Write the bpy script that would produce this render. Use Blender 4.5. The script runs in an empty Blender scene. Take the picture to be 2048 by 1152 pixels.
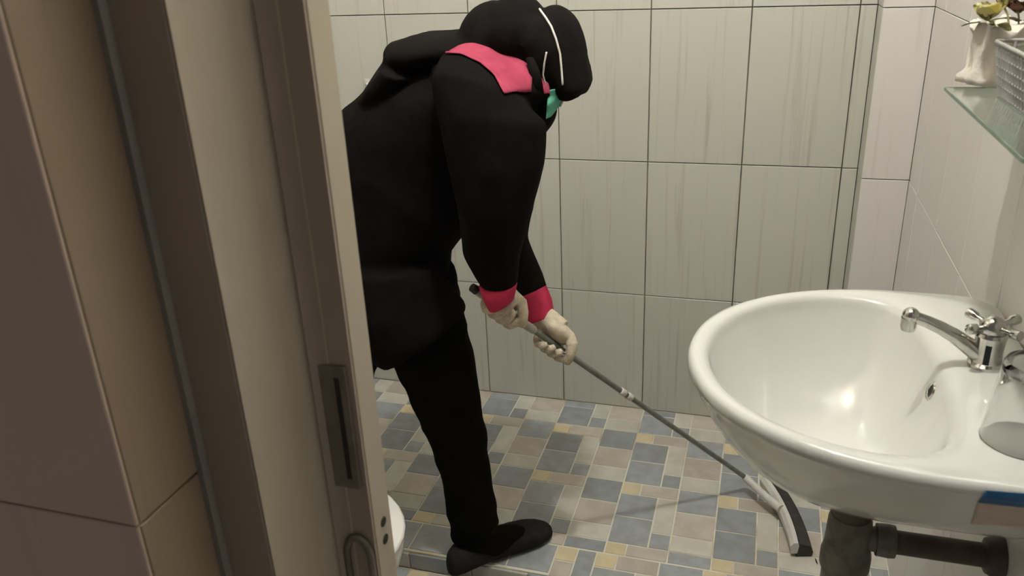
import bpy, bmesh, math, random
from mathutils import Vector, Matrix, noise
from mathutils.bvhtree import BVHTree

random.seed(7)
S = bpy.context.scene
COL = S.collection
V = Vector

# ------------------------------------------------------------------ camera
F_PX, YAW, PITCH, ROLL = 1639.68, -0.3073, 0.3946, -0.0443
CAM = V((1.0485, -2.2264, 1.3495))
_fw = V((math.sin(YAW) * math.cos(PITCH), math.cos(YAW) * math.cos(PITCH), -math.sin(PITCH)))
_r0 = V((math.cos(YAW), -math.sin(YAW), 0))
_u0 = _r0.cross(_fw)
_rt = _r0 * math.cos(ROLL) + _u0 * math.sin(ROLL)
_up = -_r0 * math.sin(ROLL) + _u0 * math.cos(ROLL)
cam_d = bpy.data.cameras.new('camera')
cam_d.sensor_width = 36.0
cam_d.lens = F_PX / 2048 * 36
cam_d.clip_start = 0.02
cam_d.dof.use_dof = True
cam_d.dof.focus_distance = 1.75
cam_d.dof.aperture_fstop = 9.0
cam = bpy.data.objects.new('camera', cam_d)
COL.objects.link(cam)
cam.matrix_world = Matrix(((_rt.x, _up.x, -_fw.x, CAM.x), (_rt.y, _up.y, -_fw.y, CAM.y),
                           (_rt.z, _up.z, -_fw.z, CAM.z), (0, 0, 0, 1)))
S.camera = cam


def ray(x, y):
    return _fw + _rt * ((x - 1024) / F_PX) + _up * ((576 - y) / F_PX)


def at(x, y, Y):
    """the point in the vertical plane y = Y that shows at photo pixel (x, y)"""
    d = ray(x, y)
    return CAM + d * ((Y - CAM.y) / d.y)


# ------------------------------------------------------------------ world, exposure
W = bpy.data.worlds.new('world')
S.world = W
W.use_nodes = True
W.node_tree.nodes['Background'].inputs[0].default_value = (1.0, 0.93, 0.88, 1)
W.node_tree.nodes['Background'].inputs[1].default_value = 0.12
S.view_settings.view_transform = 'Standard'
S.view_settings.look = 'None'
S.view_settings.gamma = 1.0
S.view_settings.use_curve_mapping = False
S.view_settings.exposure = 0.0
LAMP_POS = V((0.85, -1.28, 2.68))
LAMP_STRENGTH = 890.0


# ------------------------------------------------------------------ materials
def mat(name, col, rough=0.5, col2=None, nscale=20.0, metal=0.0, bump=0.0, bscale=200.0, spec=0.5,
        sheen=0.0, coat=0.0, stretch=(1, 1, 1), var=0.0, lo=0.4, hi=0.6):
    m = bpy.data.materials.new(name)
    m.use_nodes = True
    nt = m.node_tree
    N, L = nt.nodes, nt.links
    b = N['Principled BSDF']
    b.inputs['Roughness'].default_value = rough
    b.inputs['Metallic'].default_value = metal
    b.inputs['Specular IOR Level'].default_value = spec
    b.inputs['Sheen Weight'].default_value = sheen
    b.inputs['Coat Weight'].default_value = coat
    tc = N.new('ShaderNodeTexCoord')
    mp = N.new('ShaderNodeMapping')
    mp.inputs['Scale'].default_value = stretch
    L.new(tc.outputs['Object'], mp.inputs['Vector'])
    oi = N.new('ShaderNodeObjectInfo')
    add = N.new('ShaderNodeVectorMath')
    add.operation = 'MULTIPLY_ADD'
    add.inputs[1].default_value = (37.0, 53.0, 71.0)
    L.new(oi.outputs['Random'], add.inputs[0])
    L.new(mp.outputs[0], add.inputs[2])
    vec = add.outputs[0]
    nz = N.new('ShaderNodeTexNoise')
    nz.inputs['Scale'].default_value = nscale
    nz.inputs['Detail'].default_value = 4
    L.new(vec, nz.inputs['Vector'])
    cr = N.new('ShaderNodeValToRGB')
    cr.color_ramp.elements[0].position = lo
    cr.color_ramp.elements[1].position = hi
    cr.color_ramp.elements[0].color = (*col, 1)
    cr.color_ramp.elements[1].color = (*(col2 or col), 1)
    L.new(nz.outputs[0], cr.inputs[0])
    out = cr.outputs[0]
    if var > 0:
        hs = N.new('ShaderNodeHueSaturation')
        mr = N.new('ShaderNodeMapRange')
        mr.inputs[3].default_value = 1 - var
        mr.inputs[4].default_value = 1 + var
        L.new(oi.outputs['Random'], mr.inputs[0])
        L.new(mr.outputs[0], hs.inputs['Value'])
        L.new(out, hs.inputs['Color'])
        out = hs.outputs[0]
    L.new(out, b.inputs['Base Color'])
    if bump > 0:
        n2 = N.new('ShaderNodeTexNoise')
        n2.inputs['Scale'].default_value = bscale
        L.new(vec, n2.inputs['Vector'])
        bp = N.new('ShaderNodeBump')
        bp.inputs['Strength'].default_value = bump
        bp.inputs['Distance'].default_value = 0.002
        L.new(n2.outputs[0], bp.inputs['Height'])
        L.new(bp.outputs[0], b.inputs['Normal'])
    return m


def glass_mat(name, col, rough=0.02, ior=1.45):
    m = bpy.data.materials.new(name)
    m.use_nodes = True
    b = m.node_tree.nodes['Principled BSDF']
    b.inputs['Base Color'].default_value = (*col, 1)
    b.inputs['Roughness'].default_value = rough
    b.inputs['IOR'].default_value = ior
    b.inputs['Transmission Weight'].default_value = 1.0
    return m


def emit_mat(name, col, st):
    m = bpy.data.materials.new(name)
    m.use_nodes = True
    b = m.node_tree.nodes['Principled BSDF']
    b.inputs['Emission Color'].default_value = (*col, 1)
    b.inputs['Emission Strength'].default_value = st
    return m


def tile_mat(name, base, vein):
    """glazed wall tile with faint printed vertical veins"""
    m = bpy.data.materials.new(name)
    m.use_nodes = True
    nt = m.node_tree
    N, L = nt.nodes, nt.links
    b = N['Principled BSDF']
    b.inputs['Roughness'].default_value = 0.32
    b.inputs['Specular IOR Level'].default_value = 0.35
    tc = N.new('ShaderNodeTexCoord')
    oi = N.new('ShaderNodeObjectInfo')
    add = N.new('ShaderNodeVectorMath')
    add.operation = 'MULTIPLY_ADD'
    add.inputs[1].default_value = (3.1, 2.3, 1.7)
    L.new(oi.outputs['Random'], add.inputs[0])
    L.new(tc.outputs['Object'], add.inputs[2])
    mp = N.new('ShaderNodeMapping')
    mp.inputs['Scale'].default_value = (60, 60, 1.6)
    L.new(add.outputs[0], mp.inputs['Vector'])
    n1 = N.new('ShaderNodeTexNoise')
    n1.inputs['Scale'].default_value = 1.0
    n1.inputs['Detail'].default_value = 5
    n1.inputs['Roughness'].default_value = 0.65
    n1.inputs['Distortion'].default_value = 0.5
    L.new(mp.outputs[0], n1.inputs['Vector'])
    cr = N.new('ShaderNodeValToRGB')
    e = cr.color_ramp.elements
    e[0].position, e[0].color = 0.55, (*base, 1)
    e[1].position, e[1].color = 0.72, (*vein, 1)
    L.new(n1.outputs[0], cr.inputs[0])
    hs = N.new('ShaderNodeHueSaturation')
    mr = N.new('ShaderNodeMapRange')
    mr.inputs[3].default_value = 0.97
    mr.inputs[4].default_value = 1.03
    L.new(oi.outputs['Random'], mr.inputs[0])
    L.new(mr.outputs[0], hs.inputs['Value'])
    L.new(cr.outputs[0], hs.inputs['Color'])
    L.new(hs.outputs[0], b.inputs['Base Color'])
    return m


M = {}
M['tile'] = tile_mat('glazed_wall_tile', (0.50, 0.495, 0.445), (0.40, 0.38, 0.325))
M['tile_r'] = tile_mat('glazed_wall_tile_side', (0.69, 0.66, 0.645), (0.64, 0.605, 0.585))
M['tile_p'] = tile_mat('glazed_column_tile', (0.63, 0.605, 0.59), (0.57, 0.54, 0.515))
M['tile_out'] = tile_mat('outer_wall_tile', (0.62, 0.49, 0.40), (0.57, 0.44, 0.36))  # brown in the base colour stands in for dim warm light outside
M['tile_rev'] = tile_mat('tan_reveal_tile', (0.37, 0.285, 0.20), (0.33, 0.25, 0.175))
M['grout_wall'] = mat('dark_wall_grout', (0.13, 0.11, 0.085), 0.9, (0.22, 0.20, 0.16), 12)
M['plaster'] = mat('white_plaster', (0.62, 0.60, 0.55), 0.8, (0.58, 0.56, 0.52), 6)
M['grout_floor'] = mat('cream_floor_grout', (0.64, 0.62, 0.53), 0.7, (0.42, 0.33, 0.22), 7, lo=0.5, hi=0.70)
M['slab'] = mat('grey_floor_slab', (0.30, 0.28, 0.25), 0.7, (0.25, 0.235, 0.21), 15)
M['f_blue'] = mat('slate_blue_tile', (0.285, 0.31, 0.33), 0.4, (0.245, 0.262, 0.268), 26, var=0.14)
M['f_beige'] = mat('taupe_tile', (0.475, 0.435, 0.385), 0.38, (0.415, 0.375, 0.32), 22, var=0.12)
M['f_grey'] = mat('grey_beige_tile', (0.51, 0.50, 0.445), 0.38, (0.45, 0.435, 0.38), 22, var=0.10)
M['f_yellow'] = mat('pale_yellow_tile', (0.62, 0.54, 0.36), 0.4, (0.56, 0.48, 0.31), 22, var=0.08)
M['porcelain'] = mat('white_porcelain', (0.64, 0.635, 0.60), 0.10, (0.62, 0.615, 0.58), 5, coat=0.5)
M['chrome'] = mat('worn_chrome', (0.62, 0.61, 0.58), 0.14, (0.5, 0.48, 0.45), 40, metal=1.0)
M['dark_hole'] = mat('dark_opening', (0.02, 0.018, 0.015), 0.8)
M['pipe_grey'] = mat('grimy_grey_plastic_pipe', (0.17, 0.165, 0.135), 0.5, (0.10, 0.088, 0.07), 30)
M['pipe_brown'] = mat('rusty_brown_pipe', (0.10, 0.07, 0.055), 0.55, (0.06, 0.042, 0.034), 30)
M['fabric'] = mat('black_fleece', (0.0052, 0.0046, 0.0046), 0.95, (0.0066, 0.006, 0.006), 60, bump=0.25, bscale=900, spec=0.06)
M['trouser'] = mat('black_trouser_cloth', (0.0036, 0.0033, 0.003), 0.95, (0.0046, 0.0042, 0.004), 60, spec=0.06)
M['hijab'] = mat('black_headscarf_cloth', (0.005, 0.0042, 0.0042), 0.9, (0.0065, 0.0055, 0.0055), 40, bump=0.2, bscale=700, spec=0.08)
M['shoe'] = mat('charcoal_shoe_cloth', (0.013, 0.0122, 0.013), 0.85, (0.016, 0.015, 0.0155), 60, bump=0.3, bscale=800, spec=0.15)
M['cuff'] = mat('magenta_pink_rib', (0.50, 0.04, 0.095), 0.9, (0.44, 0.033, 0.08), 40, bump=0.2, bscale=900, spec=0.1)
M['pink'] = mat('hot_pink_cloth', (0.36, 0.054, 0.098), 0.9, (0.32, 0.046, 0.083), 40, bump=0.2, bscale=900, spec=0.15)
M['glove'] = mat('cream_knit_glove', (0.62, 0.55, 0.43), 0.95, (0.52, 0.45, 0.34), 90, bump=0.6, bscale=500, spec=0.1)
M['mask'] = mat('green_mask_paper', (0.13, 0.43, 0.30), 0.85, (0.11, 0.39, 0.27), 60, spec=0.2)
M['white_cloth'] = mat('white_elastic', (0.70, 0.67, 0.60), 0.85)
M['skin'] = mat('skin', (0.36, 0.20, 0.13), 0.55, (0.33, 0.18, 0.115), 30)
M['pole'] = mat('grey_green_metal_pole', (0.20, 0.215, 0.19), 0.4, (0.155, 0.165, 0.145), 50, metal=0.35)
M['white_plastic'] = mat('white_plastic', (0.62, 0.60, 0.57), 0.4, (0.55, 0.53, 0.50), 20)
M['rubber'] = mat('black_rubber', (0.018, 0.017, 0.016), 0.7, (0.028, 0.027, 0.025), 60)
M['frame'] = mat('cream_painted_frame', (0.47, 0.415, 0.32), 0.42, (0.44, 0.385, 0.295), 4)
M['frame_shaded'] = mat('shade_toned_frame', (0.37, 0.305, 0.245), 0.5, (0.34, 0.28, 0.225), 5)  # darker copy of the frame paint, stands in for shade on front faces
M['steel'] = mat('tarnished_steel', (0.21, 0.18, 0.145), 0.5, (0.15, 0.125, 0.10), 25, metal=0.2)
M['glass_clear'] = glass_mat('clear_glass', (0.97, 0.97, 0.97))
M['glass_green'] = glass_mat('green_shelf_glass', (0.74, 0.86, 0.79), 0.03)
M['glass_edge'] = mat('ground_green_glass_edge', (0.13, 0.20, 0.155), 0.3, (0.18, 0.24, 0.19), 30)
M['basket'] = mat('pale_grey_plastic', (0.36, 0.35, 0.335), 0.45, (0.31, 0.30, 0.285), 30)
M['towel'] = mat('white_crumpled_cloth', (0.74, 0.69, 0.62), 0.95, (0.68, 0.63, 0.56), 20, bump=0.3, bscale=300)
M['petal'] = mat('pale_yellow_petal', (0.62, 0.56, 0.20), 0.7, (0.72, 0.68, 0.38), 30)
M['leaf'] = mat('olive_leaf', (0.20, 0.20, 0.07), 0.7, (0.28, 0.27, 0.12), 30)
M['brown_petal'] = mat('brown_dried_petal', (0.10, 0.035, 0.02), 0.8, (0.16, 0.07, 0.035), 30)
M['blue_label'] = mat('blue_sticker', (0.008, 0.085, 0.22), 0.5, (0.012, 0.13, 0.25), 30)
M['paper_label'] = mat('faded_paper_label', (0.52, 0.44, 0.36), 0.8, (0.47, 0.40, 0.34), 40)


# ------------------------------------------------------------------ helpers
def tag(o, label=None, cat=None, group=None, kind=None):
    if label: o['label'] = label
    if cat: o['category'] = cat
    if group: o['group'] = group
    if kind: o['kind'] = kind
    return o


def obj(name, me, m=None, parent=None, smooth=None, loc=None):
    if isinstance(me, bmesh.types.BMesh):
        bm = me
        me = bpy.data.meshes.new(name)
        bmesh.ops.recalc_face_normals(bm, faces=bm.faces)
        bm.to_mesh(me)
        bm.free()
    o = bpy.data.objects.new(name, me)
    COL.objects.link(o)
    if m is not None and not me.materials:
        me.materials.append(M[m] if isinstance(m, str) else m)
    if smooth is not None:
        me.shade_smooth()
        if smooth < 180:
            me.set_sharp_from_angle(angle=math.radians(smooth))
    if parent:
        o.parent = parent
    if loc is not None:
        o.location = loc
    return o


def empty(name, loc=(0, 0, 0)):
    o = bpy.data.objects.new(name, None)
    COL.objects.link(o)
    o.location = loc
    o.empty_display_size = 0.05
    return o


def adopt(o, parent):
    """parent a world-space mesh to a thing whose base is not at the origin"""
    o.parent = parent
    o.matrix_parent_inverse = Matrix.Translation(parent.location).inverted()
    return o


def box(bm, a, b, bev=0.0):
    a, b = V(a), V(b)
    lo = V((min(a.x, b.x), min(a.y, b.y), min(a.z, b.z)))
    hi = V((max(a.x, b.x), max(a.y, b.y), max(a.z, b.z)))
    vs = [bm.verts.new((x, y, z)) for z in (lo.z, hi.z) for y in (lo.y, hi.y) for x in (lo.x, hi.x)]
    fs = [bm.faces.new([vs[i] for i in q]) for q in
          ((0, 2, 3, 1), (4, 5, 7, 6), (0, 1, 5, 4), (2, 6, 7, 3), (0, 4, 6, 2), (1, 3, 7, 5))]
    if bev > 0:
        es = list({e for f in fs for e in f.edges})
        bmesh.ops.bevel(bm, geom=es, offset=bev, segments=2, profile=0.6, affect='EDGES')


def frame_of(d):
    d = d.normalized()
    a = d.cross(V((0, 0, 1)))
    if a.length < 1e-3:
        a = d.cross(V((0, 1, 0)))
    a.normalize()
    return a, d.cross(a).normalized()


def rings(bm, rs, cap=True, closed=True):
    """rs: list of rings (lists of points) lofted; ends capped"""
    vr = [[bm.verts.new(p) for p in r] for r in rs]
    n = len(rs[0])
    for i in range(len(vr) - 1):
        for k in range(n if closed else n - 1):
            bm.faces.new((vr[i][k], vr[i][(k + 1) % n], vr[i + 1][(k + 1) % n], vr[i + 1][k]))
    if cap:
        bm.faces.new(vr[0][::-1])
        bm.faces.new(vr[-1])
    return vr


def tube(bm, pts, rad, seg=12, cap=True):
    """round tube through points, radius constant or one per point"""
    pts = [V(p) for p in pts]
    if not isinstance(rad, (list, tuple)):
        rad = [rad] * len(pts)
    rs = []
    a = None
    for i, p in enumerate(pts):
        d = (pts[min(i + 1, len(pts) - 1)] - pts[max(i - 1, 0)]).normalized()
        if a is None:
            a, b = frame_of(d)
        else:
            a = (a - d * a.dot(d)).normalized()
            b = d.cross(a)
        rs.append([p + a * math.cos(t) * rad[i] + b * math.sin(t) * rad[i]
                   for t in (2 * math.pi * k / seg for k in range(seg))])
    rings(bm, rs, cap)


def lathe(bm, prof, c, seg=32, axis='z', cap=False):
    """prof: (radius, height) list; spun about the axis through c"""
    c = V(c)
    rs = []
    for r, h in prof:
        rr = []
        for k in range(seg):
            t = 2 * math.pi * k / seg
            if axis == 'z':
                rr.append(c + V((r * math.cos(t), r * math.sin(t), h)))
            elif axis == 'x':
                rr.append(c + V((h, r * math.cos(t), r * math.sin(t))))
            else:
                rr.append(c + V((r * math.cos(t), h, r * math.sin(t))))
        rs.append(rr)
    rings(bm, rs, cap)


def blob(bm, c, r, axes=None, seg=20):
    """ellipsoid"""
    c = V(c)
    ax = axes or (V((1, 0, 0)), V((0, 1, 0)), V((0, 0, 1)))
    rs = []
    n = seg // 2
    for i in range(1, n):
        t = math.pi * i / n
        rs.append([c + ax[0] * (r[0] * math.sin(t) * math.cos(p)) + ax[1] * (r[1] * math.sin(t) * math.sin(p))
                   + ax[2] * (r[2] * math.cos(t)) for p in (2 * math.pi * k / seg for k in range(seg))])
    vr = rings(bm, rs, False)
    top = bm.verts.new(c + ax[2] * r[2])
    bot = bm.verts.new(c - ax[2] * r[2])
    for k in range(seg):
        bm.faces.new((top, vr[0][k], vr[0][(k + 1) % seg]))
        bm.faces.new((bot, vr[-1][(k + 1) % seg], vr[-1][k]))


def px_tube(bm, rows, seg=28):
    """limb or garment: each row = (left pixel, right pixel, plane y, depth radius).
    The ring lies across the limb at that distance, as wide as the outline there and with its own thickness."""
    cs, as_, bs = [], [], []
    for (xl, yl), (xr, yr), Y, b in rows:
        p, q = at(xl, yl, Y), at(xr, yr, Y)
        cs.append((p + q) / 2)
        as_.append((q - p) / 2)
        bs.append(b)
    rs = []
    for i, c in enumerate(cs):
        d = (cs[min(i + 1, len(cs) - 1)] - cs[max(i - 1, 0)]).normalized()
        n = d.cross(as_[i]).normalized()
        rs.append([c + as_[i] * math.cos(t) + n * (bs[i] * math.sin(t))
                   for t in (2 * math.pi * k / seg for k in range(seg))])
    rings(bm, rs, True)


def fuse(bm, voxel, smooth=6, wrinkle=0.0, wscale=14.0, wstretch=(1, 1, 1), factor=0.5):
    """overlapping closed shapes -> one continuous skin"""
    bmesh.ops.recalc_face_normals(bm, faces=bm.faces)
    me = bpy.data.meshes.new('tmp')
    bm.to_mesh(me)
    bm.free()
    o = bpy.data.objects.new('tmp', me)
    COL.objects.link(o)
    r = o.modifiers.new('r', 'REMESH')
    r.mode = 'VOXEL'
    r.voxel_size = voxel
    if smooth:
        s = o.modifiers.new('s', 'SMOOTH')
        s.iterations = smooth
        s.factor = factor
    dg = bpy.context.evaluated_depsgraph_get()
    out = bpy.data.meshes.new_from_object(o.evaluated_get(dg))
    bpy.data.objects.remove(o)
    bpy.data.meshes.remove(me)
    if wrinkle:
        nr = [v.normal.copy() for v in out.vertices]
        for v, n in zip(out.vertices, nr):
            q = V((v.co.x * wstretch[0], v.co.y * wstretch[1], v.co.z * wstretch[2])) * wscale
            f = noise.noise(q) + 0.5 * noise.noise(q * 2.1)
            ridge = (1 - abs(noise.noise(q * 0.8 + V((5, 3, 1))))) ** 3
            v.co += n * (wrinkle * (f * 0.7 + ridge * 0.9 - 0.4))
    return out


def bvh_of(me):
    return BVHTree.FromPolygons([v.co.copy() for v in me.vertices], [tuple(p.vertices) for p in me.polygons])


def patch(name, bvh, left, right, m, parent, off=0.002, nu=14, thick=0.0015):
    """cloth or paper piece lying on a surface between two edge lines"""
    def samp(pl, t):
        L = [0]
        for a, b in zip(pl, pl[1:]):
            L.append(L[-1] + math.hypot(b[0] - a[0], b[1] - a[1]))
        s = t * L[-1]
        for i in range(len(pl) - 1):
            if s <= L[i + 1] + 1e-9:
                f = (s - L[i]) / max(L[i + 1] - L[i], 1e-9)
                return (pl[i][0] + (pl[i + 1][0] - pl[i][0]) * f, pl[i][1] + (pl[i + 1][1] - pl[i][1]) * f)
        return pl[-1]
    nv = 24
    grid = []
    for j in range(nv + 1):
        a, b = samp(left, j / nv), samp(right, j / nv)
        row = []
        for i in range(nu + 1):
            f = i / nu
            d = ray(a[0] + (b[0] - a[0]) * f, a[1] + (b[1] - a[1]) * f).normalized()
            hit = bvh.ray_cast(CAM, d)
            if hit[0] is None:
                row.append(None)
            else:
                n = hit[1]
                if n.dot(d) > 0:
                    n = -n
                row.append((hit[0] + n * off, n))
        grid.append(row)
    bm = bmesh.new()
    vs = [[bm.verts.new(g[0]) if g else None for g in row] for row in grid]
    for j in range(nv):
        for i in range(nu):
            q = [vs[j][i], vs[j][i + 1], vs[j + 1][i + 1], vs[j + 1][i]]
            if all(q) and max((q[a].co - q[b].co).length for a, b in ((0, 2), (1, 3))) < 0.06:
                bm.faces.new(q)
    for v in [v for v in bm.verts if not v.link_faces]:
        bm.verts.remove(v)
    for _ in range(2):
        bmesh.ops.smooth_vert(bm, verts=[v for v in bm.verts if not v.is_boundary], factor=0.5, use_axis_x=True, use_axis_y=True, use_axis_z=True)
    bmesh.ops.recalc_face_normals(bm, faces=bm.faces)
    bmesh.ops.solidify(bm, geom=list(bm.faces), thickness=thick)
    return obj(name, bm, m, parent, smooth=180)


_tc = {}


def tile_mesh(w, h, t, ch, m):
    """a slab w (x) by t (y, front at -y) by h (z), origin at its lower left back corner, chamfered front"""
    k = (round(w, 4), round(h, 4), t, ch, m)
    if k not in _tc:
        bm = bmesh.new()
        y0, y1, y2 = 0.0, -(t - ch), -t
        q = lambda x0, x1, z0, z1, y: [bm.verts.new((x0, y, z0)), bm.verts.new((x1, y, z0)), bm.verts.new((x1, y, z1)), bm.verts.new((x0, y, z1))]
        a, b, c = q(0, w, 0, h, y0), q(0, w, 0, h, y1), q(ch, w - ch, ch, h - ch, y2)
        for r, s in ((a, b), (b, c)):
            for i in range(4):
                bm.faces.new((r[i], r[(i + 1) % 4], s[(i + 1) % 4], s[i]))
        bm.faces.new(c)
        bm.faces.new(a[::-1])
        bmesh.ops.recalc_face_normals(bm, faces=bm.faces)
        me = bpy.data.meshes.new('tile')
        bm.to_mesh(me)
        bm.free()
        me.materials.append(M[m])
        _tc[k] = me
    return _tc[k]


ROTZ = {'y-': 0.0, 'x-': -math.pi / 2, 'x+': math.pi / 2, 'y+': math.pi}


def tile_wall(parent, us, zs, m, place, gap=0.003, t=0.008, ch=0.001):
    """tiles between the joint positions us (along the wall) and zs; place(u0,u1,z0) -> (loc, rotz)"""
    for u0, u1 in zip(us, us[1:]):
        for z0, z1 in zip(zs, zs[1:]):
            w, h = u1 - u0 - gap, z1 - z0 - gap * 0.8
            if w < 0.012 or h < 0.012:
                continue
            o = bpy.data.objects.new('tile', tile_mesh(w, h, t, ch, m))
            COL.objects.link(o)
            o.parent = parent
            loc, rz = place(u0 + gap / 2, u1 - gap / 2, z0 + gap * 0.4)
            j = lambda a: random.uniform(-a, a)
            o.location = loc
            o.rotation_euler = (j(0.0008), 0, rz + j(0.0008))


# ------------------------------------------------------------------ the room shell
XL, XR, YF, ZC, ZLOW = -0.30, 1.397, -1.60, 2.80, -0.05
TT = 0.008
zj = [0.0, 0.3856, 0.7856, 1.1856, 1.5856, 1.9856, 2.3856, 2.7856]
bm = bmesh.new(); box(bm, (XL - 0.1, 0.007, ZLOW - 0.05), (XR + 0.1, 0.1, ZC))
wall_back = tag(obj('wall_back', bm, 'grout_wall'), 'cream tiled back wall behind the bending person', 'wall', kind='structure')
ux = [XL, -0.25, 0, 0.25, 0.5, 0.75, 1.0, 1.25, 1.289]
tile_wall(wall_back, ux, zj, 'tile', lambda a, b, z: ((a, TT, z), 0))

bm = bmesh.new(); box(bm, (1.2955, -0.0935, ZLOW), (XR + 0.05, 0.02, ZC))
pil = tag(obj('wall_pilaster', bm, mat('brown_corner_grout', (0.22, 0.19, 0.155), 0.9, (0.30, 0.27, 0.23), 8)), 'narrow tiled boxed-out column in the far right corner', 'wall', kind='structure')
tile_wall(pil, [1.2885, 1.3978], zj, 'tile_p', lambda a, b, z: ((a, -0.1 + TT, z), 0), gap=0.0025)
tile_wall(pil, [-0.0985, -0.0], zj, 'tile', lambda a, b, z: ((1.2885 + TT, b, z), ROTZ['x-']), gap=0.002)

bm = bmesh.new(); box(bm, (XR + 0.007, -3.2, ZLOW - 0.05), (XR + 0.1, 0.1, ZC))
wall_right = tag(obj('wall_right', bm, mat('pale_wall_grout', (0.30, 0.265, 0.23), 0.9, (0.40, 0.37, 0.33), 6)),
                 'pinkish white tiled right wall that carries the sink and shelf', 'wall', kind='structure')
uy = [-3.2, -2.97, -2.72, -2.47, -2.22, -1.97, -1.72, -1.47, -1.22, -0.972, -0.722, -0.478, -0.228, -0.1005]
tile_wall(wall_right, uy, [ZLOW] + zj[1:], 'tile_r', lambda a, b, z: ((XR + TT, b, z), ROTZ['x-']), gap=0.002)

bm = bmesh.new(); box(bm, (XL - 0.1, YF - 0.15, ZLOW - 0.05), (XL - 0.007, 0.1, ZC))
wall_left = tag(obj('wall_left', bm, 'grout_wall'), 'tiled left wall hidden behind the door frame', 'wall', kind='structure')
tile_wall(wall_left, [YF, -1.5, -1.25, -1.0, -0.75, -0.5, -0.25, 0.0], [ZLOW] + zj[1:], 'tile',
          lambda a, b, z: ((XL - TT, a, z), ROTZ['x+']))

bm = bmesh.new(); box(bm, (XL - 0.1, YF - 0.2, ZC), (XR + 0.1, 0.1, ZC + 0.08))
tag(obj('ceiling', bm, 'plaster'), 'plain white bathroom ceiling above the tiles', 'ceiling', kind='structure')

# ---- the floor: raised wet area at the back, one step down towards the door
YE = -0.785
bm = bmesh.new()
box(bm, (XL - 0.05, YE + 0.005, ZLOW - 0.1), (XR + 0.02, 0.05, -0.0016))
box(bm, (XL - 0.05, -3.3, ZLOW - 0.1), (XR + 0.02, YE + 0.01, ZLOW - 0.0016))
floor = tag(obj('floor', bm, 'grout_floor'), 'bathroom floor of slate blue, taupe and pale yellow patchwork tiles with a low step', 'floor', kind='structure')
MOD = [  # x0, d0, x1, d1 in millimetres, tone
    (0, 0, 50, 50, 'f_yellow'), (50, 0, 149, 50, 'f_beige'),
    (0, 50, 99, 145, 'f_blue'), (0, 145, 99, 250, 'f_blue'),
    (99, 50, 149, 192, 'f_grey'), (99, 192, 149, 250, 'f_blue'),
    (149, 0, 250, 96, 'f_blue'), (149, 96, 250, 190, 'f_beige'), (149, 190, 250, 250, 'f_grey')]


def floor_piece(x0, x1, y0, y1, z, m, t=0.006, gap=0.0042):
    w, h = x1 - x0 - gap, y1 - y0 - gap
    if w < 0.008 or h < 0.008:
        return
    o = bpy.data.objects.new('tile', tile_mesh(w, h, t, 0.0008, m))
    COL.objects.link(o)
    o.parent = floor
    o.location = (x0 + gap / 2, y0 + gap / 2, z - t)
    # local z -> world y, local -y (front) -> world +z
    o.rotation_euler = (-math.pi / 2, 0, 0)


def lay(x_lo, x_hi, y_lo, y_hi, x0, ytop, z, transpose=False, py=0.2475):
    """module tiles clipped to a rectangle; ytop = y of a module's far edge"""
    px = 0.25
    i0 = math.floor((x_lo - x0) / px)
    i1 = math.ceil((x_hi - x0) / px)
    j0 = math.floor((ytop - y_hi) / py)
    j1 = math.ceil((ytop - y_lo) / py)
    for i in range(i0, i1):
        for j in range(j0, j1):
            for a, b, c, d, m in MOD:
                if transpose:
                    a, b, c, d = b, a, d, c
                xa, xb = x0 + i * px + a / 1000, x0 + i * px + c / 1000
                ya, yb = ytop - j * py - d / 1000 * py / 0.25, ytop - j * py - b / 1000 * py / 0.25
                xa, xb, ya, yb = max(xa, x_lo), min(xb, x_hi), max(ya, y_lo), min(yb, y_hi)
                if xb - xa > 0.012 and yb - ya > 0.012:
                    floor_piece(xa, xb, ya, yb, z, m)


lay(XL, XR, -0.674, 0.0, 0.007, -0.137, 0.0)
lay(0.742, XR, YE + 0.001, -0.674, 0.742, -0.676, 0.0)
lay(XL, 0.742, YE + 0.001, -0.674, 0.646, -0.676, 0.0, transpose=True)
# riser of the step
x = XL
k = 0
while x < XR - 0.05:
    w = (0.10, 0.06, 0.14)[k % 3]
    x1 = min(x + w, XR)
    o = bpy.data.objects.new('tile', tile_mesh(x1 - x - 0.003, 0.043, 0.006, 0.0008, ('f_blue', 'f_beige', 'f_grey')[k % 3]))
    COL.objects.link(o); o.parent = floor; o.location = (x, YE + 0.005, ZLOW + 0.001)
    x = x1; k += 1
lay(XL, XR, -1.05, YE - 0.003, 0.05, YE - 0.003, ZLOW)

# ---- front wall with the doorway, seen on the left
JX = 1.0485 - 0.36       # lit inner side of the stop
Y_OUT, Y_FR, Y_ST, Y_IN = -1.793, -1.708, -1.606, -1.567
X_REV, X_HL, X_JB = CAM.x - 0.4714, CAM.x - 0.460, CAM.x - 0.4135
bm = bmesh.new()
box(bm, (XL - 0.1, Y_OUT + 0.007, ZLOW - 0.05), (X_REV - 0.007, Y_IN - 0.02, ZC))
box(bm, (X_REV - 0.007, Y_OUT + 0.007, 2.06), (XR + 0.02, Y_IN - 0.02, ZC))
wall_front = tag(obj('wall_front', bm, mat('outer_wall_grout', (0.36, 0.285, 0.22), 0.9, (0.42, 0.34, 0.27), 10)),
                 'tiled wall beside the doorway at the left edge, toned brown for dim warm light', 'wall', kind='structure')
zo = [ZLOW, 0.018, 0.468, 0.918, 1.368, 1.818, 2.06, 2.4, 2.8]
tile_wall(wall_front, [XL - 0.1, -0.173, 0.077, 0.327, X_REV], zo, 'tile_out', lambda a, b, z: ((a, Y_OUT + TT, z), 0), gap=0.0025)
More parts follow.
